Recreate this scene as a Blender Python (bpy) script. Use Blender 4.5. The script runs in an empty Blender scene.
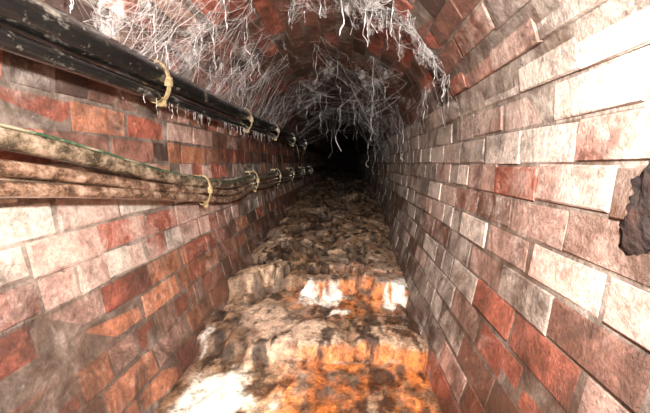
import bpy, math, random
from mathutils import Vector, noise
random.seed(7)
S=bpy.context.scene
S.view_settings.view_transform='Standard'
CX=-.135; ZS=.80; R=.525; RB=2.44
A0=math.asin(1.0/RB); LB=RB*A0; LA=math.pi*R; LT=2*LB+LA
def sm(a,b,x):
    t=max(0,min(1,(x-a)/(b-a))); return t*t*(3-2*t)
def prof(s):
    """returns (x,z),(inward nx,nz); s from bottom of right wall, over the crown, to bottom of left wall"""
    if s<LB:
        a=(LB-s)/RB
        return (CX+R-RB+RB*math.cos(a), ZS-RB*math.sin(a)),(-math.cos(a), math.sin(a))
    if s<=LB+LA:
        t=(s-LB)/R
        return (CX+R*math.cos(t), ZS+R*math.sin(t)),(-math.cos(t),-math.sin(t))
    a=(s-LB-LA)/RB
    return (CX-R+RB-RB*math.cos(a), ZS-RB*math.sin(a)),(math.cos(a), math.sin(a))
YB=1.26
def inset(s,y):
    if y>YB: return 0
    t=(s-LB)/R
    return .032*sm(.1,.5,t)*(1-sm(2.2,2.6,t))
def P(s,y,o=0):
    (x,z),(nx,nz)=prof(s); return Vector((x+nx*o,y,z+nz*o))
def halfw(z):
    a=math.asin(max(-.99,min(.99,(ZS-z)/RB))); return R-RB+RB*math.cos(a)

# ---------- node helpers ----------
def newmat(name):
    m=bpy.data.materials.new(name); m.use_nodes=True
    nt=m.node_tree; return m,nt,nt.nodes,nt.links,nt.nodes['Principled BSDF']
def N(nt,t,**k):
    n=nt.nodes.new(t)
    for a,b in k.items(): setattr(n,a,b)
    return n
def noise_n(nt,vec,scale,detail=6,rough=.6,dist=0):
    n=N(nt,'ShaderNodeTexNoise'); n.inputs['Scale'].default_value=scale
    n.inputs['Detail'].default_value=detail; n.inputs['Roughness'].default_value=rough
    n.inputs['Distortion'].default_value=dist
    nt.links.new(vec,n.inputs['Vector']); return n.outputs['Fac']
def ramp(nt,fac,stops):
    r=N(nt,'ShaderNodeValToRGB'); cr=r.color_ramp
    while len(cr.elements)<len(stops): cr.elements.new(.5)
    for e,(p,c) in zip(cr.elements,stops):
        e.position=p; e.color=(c[0],c[1],c[2],1) if hasattr(c,'__len__') else (c,c,c,1)
    nt.links.new(fac,r.inputs[0]); return r.outputs[0]
def mix(nt,f,a,b,mode='MIX'):
    m=N(nt,'ShaderNodeMix',data_type='RGBA',blend_type=mode)
    for i,v in ((0,f),(6,a),(7,b)):
        if hasattr(v,'is_linked'): nt.links.new(v,m.inputs[i])
        elif i==0: m.inputs[0].default_value=v
        else: m.inputs[i].default_value=(v[0],v[1],v[2],1)
    return m.outputs[2]
def mth(nt,op,a,b,clamp=False):
    m=N(nt,'ShaderNodeMath',operation=op); m.use_clamp=clamp
    for i,v in ((0,a),(1,b)):
        if hasattr(v,'is_linked'): nt.links.new(v,m.inputs[i])
        else: m.inputs[i].default_value=v
    return m.outputs[0]
def bump(nt,h,bsdf,strength,dist):
    b=N(nt,'ShaderNodeBump'); b.inputs['Strength'].default_value=strength; b.inputs['Distance'].default_value=dist
    nt.links.new(h,b.inputs['Height']); nt.links.new(b.outputs[0],bsdf.inputs['Normal'])

def masonry(name,mortar):
    m,nt,nd,lk,bs=newmat(name)
    pos=N(nt,'ShaderNodeTexCoord').outputs['Object']
    mx=N(nt,'ShaderNodeAttribute',attribute_name='Mix'); sep=N(nt,'ShaderNodeSeparateColor'); lk.new(mx.outputs['Color'],sep.inputs[0])
    fine=noise_n(nt,pos,80,7,.75); med=noise_n(nt,pos,12,8,.72,.5); big=noise_n(nt,pos,2.6,7,.62,.4); st=noise_n(nt,pos,6,10,.78,.6)
    if mortar:
        base=ramp(nt,med,[(.3,(.09,.066,.05)),(.55,(.27,.21,.165)),(.75,(.44,.37,.31))])
    else:
        col=N(nt,'ShaderNodeAttribute',attribute_name='Col').outputs['Color']
        v=ramp(nt,fine,[(.28,.5),(.5,1.0),(.72,1.55)])
        base=mix(nt,1.0,col,v,'MULTIPLY')
        v2=ramp(nt,med,[(.32,.5),(.6,1.2)])
        base=mix(nt,1.0,base,v2,'MULTIPLY')
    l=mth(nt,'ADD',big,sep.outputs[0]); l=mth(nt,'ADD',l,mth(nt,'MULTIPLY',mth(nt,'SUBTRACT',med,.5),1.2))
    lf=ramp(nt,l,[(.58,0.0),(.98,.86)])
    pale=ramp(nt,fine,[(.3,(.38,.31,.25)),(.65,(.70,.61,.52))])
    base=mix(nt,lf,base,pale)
    fl=noise_n(nt,pos,30,8,.75); base=mix(nt,ramp(nt,mth(nt,'ADD',fl,mth(nt,'MULTIPLY',sep.outputs[0],.2)),[(.62,0.0),(.72,.75)]),base,(.72,.66,.59))
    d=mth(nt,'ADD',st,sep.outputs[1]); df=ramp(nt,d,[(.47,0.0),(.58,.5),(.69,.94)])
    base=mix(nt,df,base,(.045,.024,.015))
    h2=noise_n(nt,pos,1.9,8,.7,.5); base=mix(nt,ramp(nt,mth(nt,'ADD',h2,sep.outputs[1]),[(.54,0.0),(.74,.55)]),base,(.14,.065,.035))
    lk.new(base,bs.inputs['Base Color'])
    rg=ramp(nt,med,[(.38,.35),(.62,.8)]); lk.new(rg,bs.inputs['Roughness'])
    h=mth(nt,'ADD',mth(nt,'MULTIPLY',med,1.0),mth(nt,'MULTIPLY',fine,.6))
    bump(nt,h,bs,1,.010)
    return m
M_BR=masonry('old_brick',False); M_MO=masonry('lime_mortar',True)

# ---------- brick tunnel ----------
def pick(w):
    t=random.random()*sum(a for a,_ in w)
    for a,c in w:
        t-=a
        if t<=0: return c
    return w[-1][1]
RED=(.38,.115,.07); ORG=(.47,.195,.105); BRN=(.24,.11,.075); DRK=(.09,.05,.04); PNK=(.54,.34,.27); PAL=(.66,.56,.47); GRY=(.38,.31,.26)
def brickcol(s,y,z):
    """returns colour, lime bias (also carries painted glare), dark bias"""
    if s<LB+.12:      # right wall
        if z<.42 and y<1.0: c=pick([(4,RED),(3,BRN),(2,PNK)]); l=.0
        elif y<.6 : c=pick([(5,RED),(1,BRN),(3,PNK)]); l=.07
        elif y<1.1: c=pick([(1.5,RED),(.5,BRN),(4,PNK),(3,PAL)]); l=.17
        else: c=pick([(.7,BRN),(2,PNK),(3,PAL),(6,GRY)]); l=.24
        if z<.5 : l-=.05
        if z>.72: l+=.16  # paler up high: lime, plus blown-out light painted in
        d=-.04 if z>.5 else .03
        if z<.25: d+=.06
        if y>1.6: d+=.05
        if .36<y<.62 and .52<z<.72: d+=.12
    elif s<LB+LA-.3:
        t=(s-LB)/R
        if y<YB: c=pick([(6,RED),(3,BRN),(1,DRK),(1,PNK)]); l=.14 if t<.55 else -.0
        else: c=pick([(5,RED),(4,BRN),(2,DRK)]); l=.08 if t<.7 else -.02
        if t<.5 and y<.8: l=.34  # near right arch paled through lime: flash glare painted into the colour
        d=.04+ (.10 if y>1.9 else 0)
    else:
        if z>.72: c=pick([(5,RED),(3,BRN),(2,ORG),(1.5,PNK),(1.3,DRK)]); l=.05; d=.03
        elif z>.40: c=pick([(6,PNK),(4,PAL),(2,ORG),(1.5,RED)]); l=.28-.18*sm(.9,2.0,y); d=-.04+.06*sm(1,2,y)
        else: c=pick([(5,ORG),(4,RED),(2,BRN),(2,PNK)]); l=.05; d=.06
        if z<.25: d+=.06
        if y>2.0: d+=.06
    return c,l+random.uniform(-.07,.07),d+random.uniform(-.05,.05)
NC=48; PITCH=LT/NC; MJ=.007
class MB:
    def __init__(s): s.v=[];s.f=[];s.m=[];s.c=[];s.x=[]
    def build(s,name,mats):
        me=bpy.data.meshes.new(name); me.from_pydata(s.v,[],s.f)
        for m in mats: me.materials.append(m)
        me.polygons.foreach_set('material_index',s.m)
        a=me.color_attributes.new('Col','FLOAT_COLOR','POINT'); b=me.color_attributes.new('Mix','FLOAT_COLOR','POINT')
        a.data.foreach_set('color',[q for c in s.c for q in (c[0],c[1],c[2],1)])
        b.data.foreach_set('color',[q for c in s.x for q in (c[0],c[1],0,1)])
        o=bpy.data.objects.new(name,me); S.collection.objects.link(o); return o
parts={'wall_right':MB(),'ceiling':MB(),'wall_left':MB()}
def which(i): 
    s=(i+.5)*PITCH
    return 'wall_right' if s<LB+.14 else ('wall_left' if s>LB+LA-.14 else 'ceiling')
YE=14.0
for i in range(NC):
    mb=parts[which(i)]; s0=i*PITCH; s1=s0+PITCH; sc=(s0+s1)/2
    left= s0>LB+LA*.62
    header= left and i%3==0
    L=.105 if header else .21
    for (ya,yb) in ((-1.0,YB),(YB,YE)):
        if header: y=ya-L*.25
        else: y=ya-(.5*L if i%2 else 0)-(.05 if ya<0 else 0)
        while y<yb:
            b0=max(y,ya); b1=min(y+L-MJ,yb-(.001 if ya<0 else 0)); y+=L+random.uniform(-.010,.010)
            if b1-b0<.02: continue
            e=inset(sc,(b0+b1)/2)
            h=.0015+random.uniform(-.0025,.003); c=.003
            (xx,zz),_=prof(sc)
            n=len(mb.v); j=lambda:random.uniform(-.004,.004)
            sa=s0+MJ/2+j(); sb=s1-MJ/2+j()
            for (o,k) in ((e-.008,0),(e+h-c,0),(e+h,c)):
                for (s_,y_) in ((sa+k,b0+k),(sb-k,b0+k),(sb-k,b1-k),(sa+k,b1-k)):
                    mb.v.append(P(s_+j()*.5,y_+j()*.8,o+j()*.3))
            for k in (0,4):
                for q in range(4):
                    r=(q+1)%4; mb.f.append((n+k+q,n+k+r,n+k+4+r,n+k+4+q)); mb.m.append(0)
            mb.f.append((n+8,n+9,n+10,n+11)); mb.m.append(0)
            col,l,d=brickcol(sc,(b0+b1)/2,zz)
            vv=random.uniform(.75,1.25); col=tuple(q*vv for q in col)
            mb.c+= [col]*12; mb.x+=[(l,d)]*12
for i in range(NC):
    mb=parts[which(i)]; s0=i*PITCH;s1=s0+PITCH
    for (ya,yb) in ((-1.0,YB),(YB,YE)):
        yy=[ya+(yb-ya)*k/12 for k in range(13)]
        for a,b in zip(yy,yy[1:]):
            n=len(mb.v); q=(a+b)/2
            for s_,y_ in ((s0,a),(s1,a),(s1,b),(s0,b)): mb.v.append(P(s_,y_,inset(s_,q)-.001))
            mb.f.append((n,n+1,n+2,n+3)); mb.m.append(1)
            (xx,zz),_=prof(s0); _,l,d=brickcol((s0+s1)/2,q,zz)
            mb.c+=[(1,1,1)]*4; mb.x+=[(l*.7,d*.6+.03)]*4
    n=len(mb.v)
    for s_ in (s0,s1): mb.v.append(P(s_,YB,-.02))
    for s_ in (s1,s0): mb.v.append(P(s_,YB-.001,inset(s_,0)))
    mb.f.append((n,n+1,n+2,n+3)); mb.m.append(1); mb.c+=[(1,1,1)]*4; mb.x+=[(0,.05)]*4
for k,mb in parts.items(): mb.build(k,[M_BR,M_MO])
m,nt,nd,lk,bs=newmat('residue_and_tunnel_dark')  # residue on the wall, reused as painted darkness at the far end
pos=N(nt,'ShaderNodeTexCoord').outputs['Object']
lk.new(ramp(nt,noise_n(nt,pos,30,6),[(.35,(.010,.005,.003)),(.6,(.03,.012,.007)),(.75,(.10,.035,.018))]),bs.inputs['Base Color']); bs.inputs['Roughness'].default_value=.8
bump(nt,noise_n(nt,pos,50,6),bs,1,.01); M_SOOT_DARK=m
def lump(name,c,r,mat,sub=4,amp=.35,fr=3,seed=0):
    import bmesh
    bm=bmesh.new(); bmesh.ops.create_icosphere(bm,subdivisions=sub,radius=1)
    for v in bm.verts:
        q=v.co.copy(); k=1+amp*noise.fractal(q*fr*.5+Vector((seed*7.3,seed,2)),.8,2.1,5)
        v.co=Vector((q.x*r[0],q.y*r[1],q.z*r[2]))*k+Vector(c)
    me=bpy.data.meshes.new(name); bm.to_mesh(me); bm.free(); me.materials.append(mat)
    for p in me.polygons: p.use_smooth=True
    o=bpy.data.objects.new(name,me); S.collection.objects.link(o); return o
lump('tar_deposit',(CX+halfw(.63)+.000,.452,.625),(.007,.05,.075),M_SOOT_DARK,sub=5,amp=.5,seed=5)

me=bpy.data.meshes.new('dark_end_cap'); pts=[P(k*LT/60,YE,-.03) for k in range(61)]  # near-black sheet added in place of the unlit tunnel beyond
me.from_pydata(pts,[],[tuple(range(61))]); me.materials.append(M_SOOT_DARK)
o=bpy.data.objects.new('dark_end_cap',me); S.collection.objects.link(o)

# ---------- floor: hardened sewer deposit ----------
def F(v,o=.8): return noise.fractal(v,o,2.1,6)
def ramp_h(y): return .03+.05*sm(1.0,1.7,y)+.25*sm(1.5,5.2,y)+.04*sm(5,9,y)
def rocks(x,y,sx,sy,seed,wd):
    p=Vector((x*sx,y*sy,seed)); p+=Vector((noise.noise(p*1.3),noise.noise(p*1.3+Vector((9,9,9))),0))*.7
    p+=Vector((noise.noise(p*5),noise.noise(p*5+Vector((9,9,9))),0))*.18
    d,pts=noise.voronoi(p)
    lift=noise.cell(pts[0]*3.7+Vector((.5,.5,.5)))
    return sm(0,wd,d[1]-d[0]), lift
def floor_h(x,y):
    w=.12*noise.noise(Vector((x*4,y*3,1.3)))+.05*noise.noise(Vector((x*14,y*12,4)))
    yw=y+w
    t=.05*sm(1.08,1.13,yw)-.05*sm(1.33,1.43,yw)
    t+=.08*sm(1.60,1.65,yw+.25*max(0,-x-.28))
    c1,l1=rocks(x,y,3.4,2.2,3.1,.16); c2,l2=rocks(x,y,9,6,8.2,.2)
    a=sm(1.0,2.1,y)
    t+=(c1-.7)*.014*(.4+a*.8)+(l1-.5)*.032*(.15+a*.85)
    t+=(c2-.7)*.0025+(l2-.5)*.005*(.3+.7*a)
    t+=.011*F(Vector((x*5,y*3,0)))+.0018*F(Vector((x*24,y*18,5)))
    edge=.06*sm(.36,.46,abs(x-CX))
    return t-edge*.5,c1,c2,l1
def floor_c(x,y,rel,sl,c1,c2,l1):
    n1=F(Vector((x*6,y*3.5,9))); n2=F(Vector((x*19,y*13,3))); n3=F(Vector((x*2.8,y*1.9,21)));n4=noise.noise(Vector((x*3.4,y*2.0,33)))
    TAN=Vector((.58,.40,.26)); BR=Vector((.30,.18,.105)); DK=Vector((.035,.023,.016)); OR=Vector((.72,.21,.04)); CR=Vector((.88,.81,.71)); PK=Vector((.62,.45,.33)); GY=Vector((.34,.27,.21))
    c=BR.lerp(TAN,sm(-.25,.3,n1+.6*n2+(l1-.5)*.6)); c=c.lerp(PK,.65*sm(.0,.5,n3+.3*n2)); c=c.lerp(GY,.6*sm(.0,.4,n4))
    near=1-sm(1.6,2.0,y)
    low=1-sm(-.03,.02,rel+.02*n2)
    orr=(.8*low*sm(-.38,-.25,x)+.2*sm(.1,.5,n4+.3*n2))*near+.4*sm(.1,.5,n4+.5*n1)*(1-near)*(1-sm(3,5,y))
    if y<1.10: orr+=.7*sm(-.3,-.1,x+.1*n2)
    orr+=.5*near*sm(.05,.2,x)*sm(-.1,.3,n1)
    c=c.lerp(OR*(.65+1.2*n2),max(0,min(.9,orr*(.75+.8*n2))))
    c=c.lerp(OR,.8*sm(.5,1.1,sl)*near*sm(-.25,-.1,x))
    c=c.lerp(DK,.92*sm(.10,.42,n2*.8+.8*n1))
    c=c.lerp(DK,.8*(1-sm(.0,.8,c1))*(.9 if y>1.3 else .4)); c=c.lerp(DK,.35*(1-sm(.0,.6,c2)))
    for (ax,ay,rr) in ((-.10,1.58,.085),(-.07,1.48,.06),(.25,1.60,.045),(-.36,.92,.14),(-.52,1.2,.04)):  # large front-left patch paints the lamp's bright pool in as cream
        dd=math.hypot(x-ax,(y-ay)*.8)+.12*n1+.06*n2
        c=c.lerp(CR,.92*(1-sm(rr*.4,rr,dd)))
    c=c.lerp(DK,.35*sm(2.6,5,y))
    return c
ys=[];y=-1.0
while y<YE:
    ys.append(y); y+= .008 if .75<y<2.3 else (.03 if y<.75 else .008+.010*(y-2.3))
ys.append(YE)
NX=150; V=[];Fa=[];C=[];H=[]
for y in ys:
    for k in range(NX):
        u=-1+2*k/(NX-1); x=CX+u*.50
        h=floor_h(x,y); H.append(h); V.append((x,y,ramp_h(y)+h[0]))
for r in range(len(ys)-1):
    for k in range(NX-1):
        a=r*NX+k; Fa.append((a,a+1,a+NX+1,a+NX))
for r,y in enumerate(ys):
    for k in range(NX):
        i=r*NX+k; x,_,z=V[i]; z2=V[min(len(V)-1,i+NX)][2]; dy=(ys[min(r+1,len(ys)-1)]-y) or .02
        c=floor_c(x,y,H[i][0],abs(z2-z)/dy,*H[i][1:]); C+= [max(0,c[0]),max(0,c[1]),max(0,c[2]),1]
me=bpy.data.meshes.new('floor'); me.from_pydata(V,[],Fa)
a=me.color_attributes.new('Col','FLOAT_COLOR','POINT'); a.data.foreach_set('color',C)
for p in me.polygons: p.use_smooth=True
m,nt,nd,lk,bs=newmat('hardened_deposit')
pos=N(nt,'ShaderNodeTexCoord').outputs['Object']; col=N(nt,'ShaderNodeAttribute',attribute_name='Col').outputs['Color']
f1=noise_n(nt,pos,110,6,.7); f2=noise_n(nt,pos,26,9,.75); f3=noise_n(nt,pos,5,5,.6)
base=mix(nt,1,col,ramp(nt,f1,[(.3,.5),(.5,1.0),(.7,1.5)]),'MULTIPLY')
base=mix(nt,1,base,ramp(nt,f2,[(.38,.35),(.5,1.0),(.64,1.45)]),'MULTIPLY')
lk.new(base,bs.inputs['Base Color']); lk.new(ramp(nt,f3,[(.42,.12),(.6,.5)]),bs.inputs['Roughness'])
bump(nt,mth(nt,'ADD',f2,mth(nt,'MULTIPLY',f1,.35)),bs,1,.010)
M_FL=m; me.materials.append(m)
o=bpy.data.objects.new('floor',me); S.collection.objects.link(o)

# ---------- curves ----------
def curve(name,pts,r,mat,parent=None,order=4,res=8):
    cu=bpy.data.curves.new(name,'CURVE'); cu.dimensions='3D'; cu.bevel_depth=r; cu.bevel_resolution=5; cu.use_fill_caps=True
    sp=cu.splines.new('NURBS'); sp.points.add(len(pts)-1)
    for p,q in zip(sp.points,pts): p.co=(q[0],q[1],q[2],1)
    sp.order_u=order; sp.use_endpoint_u=True; sp.resolution_u=res; cu.materials.append(mat)
    o=bpy.data.objects.new(name,cu); S.collection.objects.link(o); o.parent=parent; return o
def empty(n,loc=(0,0,0)):
    e=bpy.data.objects.new(n,None); e.empty_display_size=.1; S.collection.objects.link(e); return e
def cablemat(name,a,b,c,rough,sc=25,lo=.38,mi=.52,hi=.66,spk=.55,st=.35,metal=0):
    m,nt,nd,lk,bs=newmat(name); pos=N(nt,'ShaderNodeTexCoord').outputs['Object']
    mp=N(nt,'ShaderNodeMapping'); mp.inputs['Scale'].default_value=(1,st,1); lk.new(pos,mp.inputs[0]); v=mp.outputs[0]
    n1=noise_n(nt,v,sc,8,.75); n2=noise_n(nt,pos,sc*4,6,.7)
    base=ramp(nt,n1,[(lo,a),(mi,b),(hi,c)])
    base=mix(nt,ramp(nt,n2,[(spk,0.0),(spk+.15,.8)]),base,c)
    lk.new(base,bs.inputs['Base Color']); bs.inputs['Roughness'].default_value=rough; bs.inputs['Metallic'].default_value=metal
    bs.inputs['Coat Weight'].default_value=.7; bs.inputs['Coat Roughness'].default_value=.1
    bump(nt,n2,bs,.5,.003); return m
M_PIPE=cablemat('black_pipe_coating',(.006,.006,.006),(.010,.010,.009),(.40,.37,.31),.14,sc=14,mi=.54,hi=.72,spk=.60)
M_C1=cablemat('muddy_olive_sheath',(.07,.055,.035),(.26,.20,.13),(.58,.46,.34),.22,sc=26,lo=.42,mi=.52,hi=.64,st=.7,metal=.3,spk=.58)
M_C2=cablemat('muddy_brown_sheath',(.09,.05,.03),(.32,.20,.13),(.64,.49,.37),.22,sc=26,lo=.42,mi=.52,hi=.64,st=.7,metal=.3,spk=.58)
M_GRN=cablemat('green_core_stripe',(.02,.06,.03),(.03,.10,.05),(.3,.28,.19),.4,lo=.4,mi=.5,hi=.58)
M_CLIP=cablemat('yellowed_strap',(.26,.17,.06),(.46,.35,.17),(.66,.57,.40),.35,sc=60)
Z=.7
pb=empty('overhead_pipe')
def pipe_p(y,dx=0,dz=0): return (-.580+dx,y,Z+.262+dz+.004*math.sin(y*3))
curve('main_pipe',[pipe_p(-1+.3*k) for k in range(38)],.036,M_PIPE,pb)
curve('side_pipe',[pipe_p(-1+.3*k,.003,-.060) for k in range(38)],.018,M_PIPE,pb)
def ring(name,c,rx,rz,parent,w=.011):
    vs=[];fs=[];n=28
    for k in range(n):
        a=2*math.pi*k/n; ca,sa=math.cos(a),math.sin(a)
        for (e,yy) in ((0,-w),(.004,-w),(.004,w),(0,w)):
            vs.append((c[0]+(rx+e)*ca,c[1]+yy,c[2]+(rz+e)*sa))
    for k in range(n):
        for q in range(4):
            a=k*4+q;b=k*4+(q+1)%4; d=((k+1)%n)*4+q; e=((k+1)%n)*4+(q+1)%4
            fs.append((a,b,e,d))
    b=len(vs)
    for xx in (-.05,-rx*.6):
        for yy in (-w,w):
            for zz in (-.006,.006): vs.append((c[0]+xx,c[1]+yy,c[2]+rz+zz-.004))
    fs+= [(b,b+1,b+3,b+2),(b+4,b+6,b+7,b+5),(b,b+4,b+5,b+1),(b+2,b+3,b+7,b+6),(b,b+2,b+6,b+4),(b+1,b+5,b+7,b+3)]
    def box(x0,x1,y0,y1,z0,z1):
        n0=len(vs)
        for X in (x0,x1):
            for Y in (y0,y1):
                for ZZ in (z0,z1): vs.append((X,Y,ZZ))
        for f in ((0,1,3,2),(4,6,7,5),(0,4,5,1),(2,3,7,6),(0,2,6,4),(1,5,7,3)): fs.append(tuple(n0+q for q in f))
    box(c[0]+rx*.75,c[0]+rx+.009,c[1]-w*.8,c[1]+w*.8,c[2]-.012,c[2]+.014)
    box(c[0]+rx*.1,c[0]+rx*.6,c[1]-w,c[1]+w,c[2]-rz-.012,c[2]-rz*.75)
    me=bpy.data.meshes.new(name); me.from_pydata(vs,[],fs); me.materials.append(M_CLIP)
    o=bpy.data.objects.new(name,me); S.collection.objects.link(o); o.parent=parent; return o
for k,y in enumerate((1.06,1.98,2.75,3.6,4.6)):
    p=pipe_p(y,0,-.020); ring('pipe_clip_%d'%(k+1),p,.038,.060,pb,.009)
cb=empty('cable_bundle')
clips=[1.42,2.2,2.95,3.7,4.6,5.6]
base=[(-1,.10),(-.5,.09),(0,.08),(.3,.068),(.63,.042),(.9,-.005),(1.15,-.05),(1.42,-.08),(1.62,-.105),(1.82,-.115),(2.0,-.1),(2.2,-.08),(2.55,-.11),(2.95,-.085),(3.3,-.11),(3.7,-.085),(4.1,-.11),(4.6,-.085),(5.1,-.1),(5.6,-.08),(7,-.09),(9,-.08),(10.9,-.08)]
def cab(dx,dz,wob,ph): return [(-.604+dx+wob*.4*math.sin(y*4+ph),y,Z+z+dz*(1+.35*(1-sm(.5,1.4,y)))+wob*math.sin(y*5+ph)) for y,z in base]
curve('cable_1',cab(0,0,.003,0),.022,M_C1,cb)
curve('cable_1_stripe',cab(.018,.014,.003,0),.0030,M_GRN,cb)
curve('cable_2',cab(.004,-.038,.004,1),.015,M_C2,cb)
curve('cable_3',cab(.010,-.066,.005,2.2),.015,M_C2,cb)
curve('cable_4',cab(-.014,-.050,.004,4),.010,M_C1,cb)
for k,y in enumerate(clips):
    ring('cable_clip_%d'%(k+1),(-.602,y,Z-.112),.030,.060,cb,.008)

# ---------- cobwebs ----------
m,nt,nd,lk,bs=newmat('dusty_web')
bs.inputs['Base Color'].default_value=(.72,.69,.66,1); bs.inputs['Roughness'].default_value=.9
M_WEB=m
web=empty('cobweb')
cu=bpy.data.curves.new('web_strands','CURVE'); cu.dimensions='3D'; cu.bevel_depth=.001; cu.bevel_resolution=0; cu.materials.append(M_WEB)
def strand(a,b,sag,r,n=9,wob=.006):
    sp=cu.splines.new('POLY'); sp.points.add(n-1); sd=random.uniform(0,99)
    for i in range(n):
        t=i/(n-1); p=a.lerp(b,t); p.z-=sag*4*t*(1-t)
        w=math.sin(math.pi*t)*wob
        p+=Vector((noise.noise(Vector((sd,t*4,0))),noise.noise(Vector((sd,t*4,9))),noise.noise(Vector((sd,t*4,17)))))*w*2
        sp.points[i].co=(p.x,p.y,p.z,1); sp.points[i].radius=r*random.uniform(.5,1.4)
def hang(a,L,r):
    n=10; sp=cu.splines.new('POLY'); sp.points.add(n-1); sd=random.uniform(0,99)
    for i in range(n):
        t=i/(n-1)
        q=a+Vector((noise.noise(Vector((sd,t*3,0)))*.25*L*t,noise.noise(Vector((sd,t*3,5)))*.25*L*t,-L*t))
        sp.points[i].co=(q.x,q.y,q.z,1); sp.points[i].radius=r*(random.uniform(.4,1.5) if random.random()<.75 else 3.2)
def vault(t,y,o=.008):
    s=LB+R*t; return P(s,y,inset(s,y)+o)
CL=[(.55,1.24,.16,.05,28,.35,.05),(.85,1.24,.2,.06,45,.4,.06),(1.15,1.27,.10,.06,60,.45,.12),(1.6,1.35,.25,.12,30,.4,.08),
    (2.4,1.15,.25,.25,115,.4,.07),(2.62,1.6,.25,.5,110,.4,.06),(2.2,1.7,.3,.4,60,.35,.09),(1.5,2.2,.4,.3,35,.35,.18),
    (.95,2.2,.25,.4,40,.4,.24),(.45,2.3,.25,.6,40,.4,.2),(1.9,2.9,.5,.5,55,.45,.22),(.35,1.5,.25,.3,22,.3,.06),(2.5,.9,.25,.2,60,.3,.04),(.9,3.2,.5,.8,85,.55,.32),(1.6,4,.8,.8,60,.7,.3)]
for (t0,y0,st,sy,n,r,hl) in CL:
    anchors=[vault(min(3.0,max(.05,random.gauss(t0,st*.8))),max(.7,random.gauss(y0,sy*.8))) for _ in range(max(7,n//5))]
    mids=[a+Vector((random.uniform(-.03,.03),random.uniform(-.05,.05),-abs(random.gauss(0,hl*.5))-.01)) for a in anchors]
    pool=anchors+mids
    for _ in range(n):
        a=random.choice(anchors); c=sorted(pool,key=lambda q:(q-a).length)[1:12]; b=random.choice(c)
        strand(a,b,random.uniform(0,.02),random.uniform(.3,1.0)*r,wob=.004)
        if random.random()<.6:
            a=random.choice(mids); c=sorted(pool,key=lambda q:(q-a).length)[1:8]; strand(a,random.choice(c),.01,random.uniform(.3,.9)*r,wob=.004)
    for _ in range(max(1,n//18)):
        k=random.choice(mids)
        for _ in range(9): strand(vault(min(3,max(.05,t0+random.gauss(0,st*.7))),max(.7,y0+random.gauss(0,sy*.7))),k,random.uniform(0,.01),random.uniform(.3,.8)*r,wob=.003)
        hang(k,hl*random.uniform(.4,1.3),r*2)
    for _ in range(n//5):
        hang(random.choice(pool),abs(random.gauss(0,hl*.6))+.015,r*random.uniform(.5,1.5))
for _ in range(150):
    y=random.uniform(.8,3); a=Vector(pipe_p(y)); a.x+=.02; a.z+=.02
    strand(a,vault(random.uniform(2.0,2.6),y+random.uniform(-.15,.2)),random.uniform(0,.02),random.uniform(.2,.5))
for _ in range(60):
    y=random.uniform(.9,2.6); a=Vector(pipe_p(y,.02,-.075))
    hang(a,random.uniform(.01,.05),random.uniform(.2,.5))
o=bpy.data.objects.new('web_strands',cu); S.collection.objects.link(o); o.parent=web
m,nt,nd,lk,bs=newmat('dusty_web_sheet')
bs.inputs['Base Color'].default_value=(.72,.68,.64,1); bs.inputs['Roughness'].default_value=.95
pos=N(nt,'ShaderNodeTexCoord').outputs['Object']
vo=N(nt,'ShaderNodeTexVoronoi',feature='DISTANCE_TO_EDGE'); vo.inputs['Scale'].default_value=42
nn=N(nt,'ShaderNodeTexNoise'); nn.inputs['Scale'].default_value=12; lk.new(pos,nn.inputs['Vector'])
ad=N(nt,'ShaderNodeVectorMath',operation='MULTIPLY_ADD'); lk.new(nn.outputs['Color'],ad.inputs[0]); ad.inputs[1].default_value=(.15,.15,.15); lk.new(pos,ad.inputs[2]); lk.new(ad.outputs[0],vo.inputs['Vector'])
e=ramp(nt,vo.outputs['Distance'],[(.0,.55),(.05,.0)])
n2=noise_n(nt,pos,9,6,.7); al=mix(nt,1,e,ramp(nt,n2,[(.42,0.0),(.6,1.0)]),'MULTIPLY')
al2=ramp(nt,noise_n(nt,pos,25,7,.75),[(.49,0.0),(.75,.75)])
lk.new(mth(nt,'MAXIMUM',al,al2),bs.inputs['Alpha'])
vs=[];fs=[]
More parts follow.
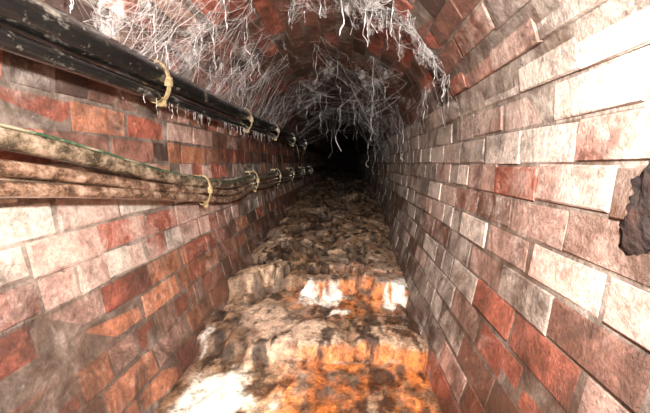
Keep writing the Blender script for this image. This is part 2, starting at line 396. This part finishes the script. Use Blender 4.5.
for (t0,y0,st,sy,n,r,hl) in CL:
    for _ in range(max(3,n//8)):
        a=vault(min(2.95,max(.1,random.gauss(t0,st*.6))),max(.75,random.gauss(y0,sy*.6)),.01)
        b=vault(min(2.95,max(.1,(t0+random.uniform(-.4,.4)))),max(.75,y0+random.uniform(-sy,sy)),.01)
        if (a-b).length>.25: b=a+(b-a)*(.25/(a-b).length)
        dr=Vector((random.uniform(-.03,.03),random.uniform(-.08,.08),-random.uniform(.02,.03+hl*.6)))
        n0=len(vs); G=7
        for i in range(G):
            for j in range(G):
                u=i/(G-1);v=j/(G-1); p=a.lerp(b,u)+dr*v*(.3+.7*math.sin(math.pi*u)); p.z-=.02*math.sin(math.pi*u)
                p+=Vector((noise.noise(p*14),noise.noise(p*14+Vector((5,5,5))),0))*.03; vs.append(p)
        for i in range(G-1):
            for j in range(G-1):
                k=n0+i*G+j; fs.append((k,k+1,k+G+1,k+G))
me=bpy.data.meshes.new('web_sheets'); me.from_pydata(vs,[],fs); me.materials.append(m)
for p in me.polygons: p.use_smooth=True
o=bpy.data.objects.new('web_sheets',me); S.collection.objects.link(o); o.parent=web

# ---------- light ----------
def light(kind,loc,power,col=(1,1,1),rad=.05,rot=None,**k):
    l=bpy.data.lights.new('lamp','%s'%kind); l.energy=power; l.color=col
    if kind in('POINT','SPOT'): l.shadow_soft_size=rad
    for a,b in k.items(): setattr(l,a,b)
    o=bpy.data.objects.new('camera_flash' if kind=='POINT' else 'torch_and_fill',l); o.location=loc
    if rot: o.rotation_euler=(Vector(rot)-Vector(loc)).to_track_quat('-Z','Y').to_euler()
    S.collection.objects.link(o); return o
light('POINT',(.15,.12,.93),112,(1,.985,.96),.04)
light('SPOT',(-.05,.02,.85),120,(1,.98,.95),.04,(-.12,2.3,.2),spot_size=.95,spot_blend=1)  # added fill spot, aimed to brighten the middle of the floor
light('SPOT',(-.15,.2,.75),95,(1,.93,.76),.02,(-.30,.92,.0),spot_size=.42,spot_blend=1)
w=bpy.data.worlds.new('World'); S.world=w; w.use_nodes=True; w.node_tree.nodes['Background'].inputs[0].default_value=(0.01,.01,.01,1)
cam=bpy.data.cameras.new('camera'); cam.sensor_width=36; cam.lens=36*350/650; cam.clip_start=.01
co=bpy.data.objects.new('camera',cam); co.location=(0,0,.7); co.rotation_euler=(math.radians(90-7.1),0,math.radians(3.76))
S.collection.objects.link(co); S.camera=co
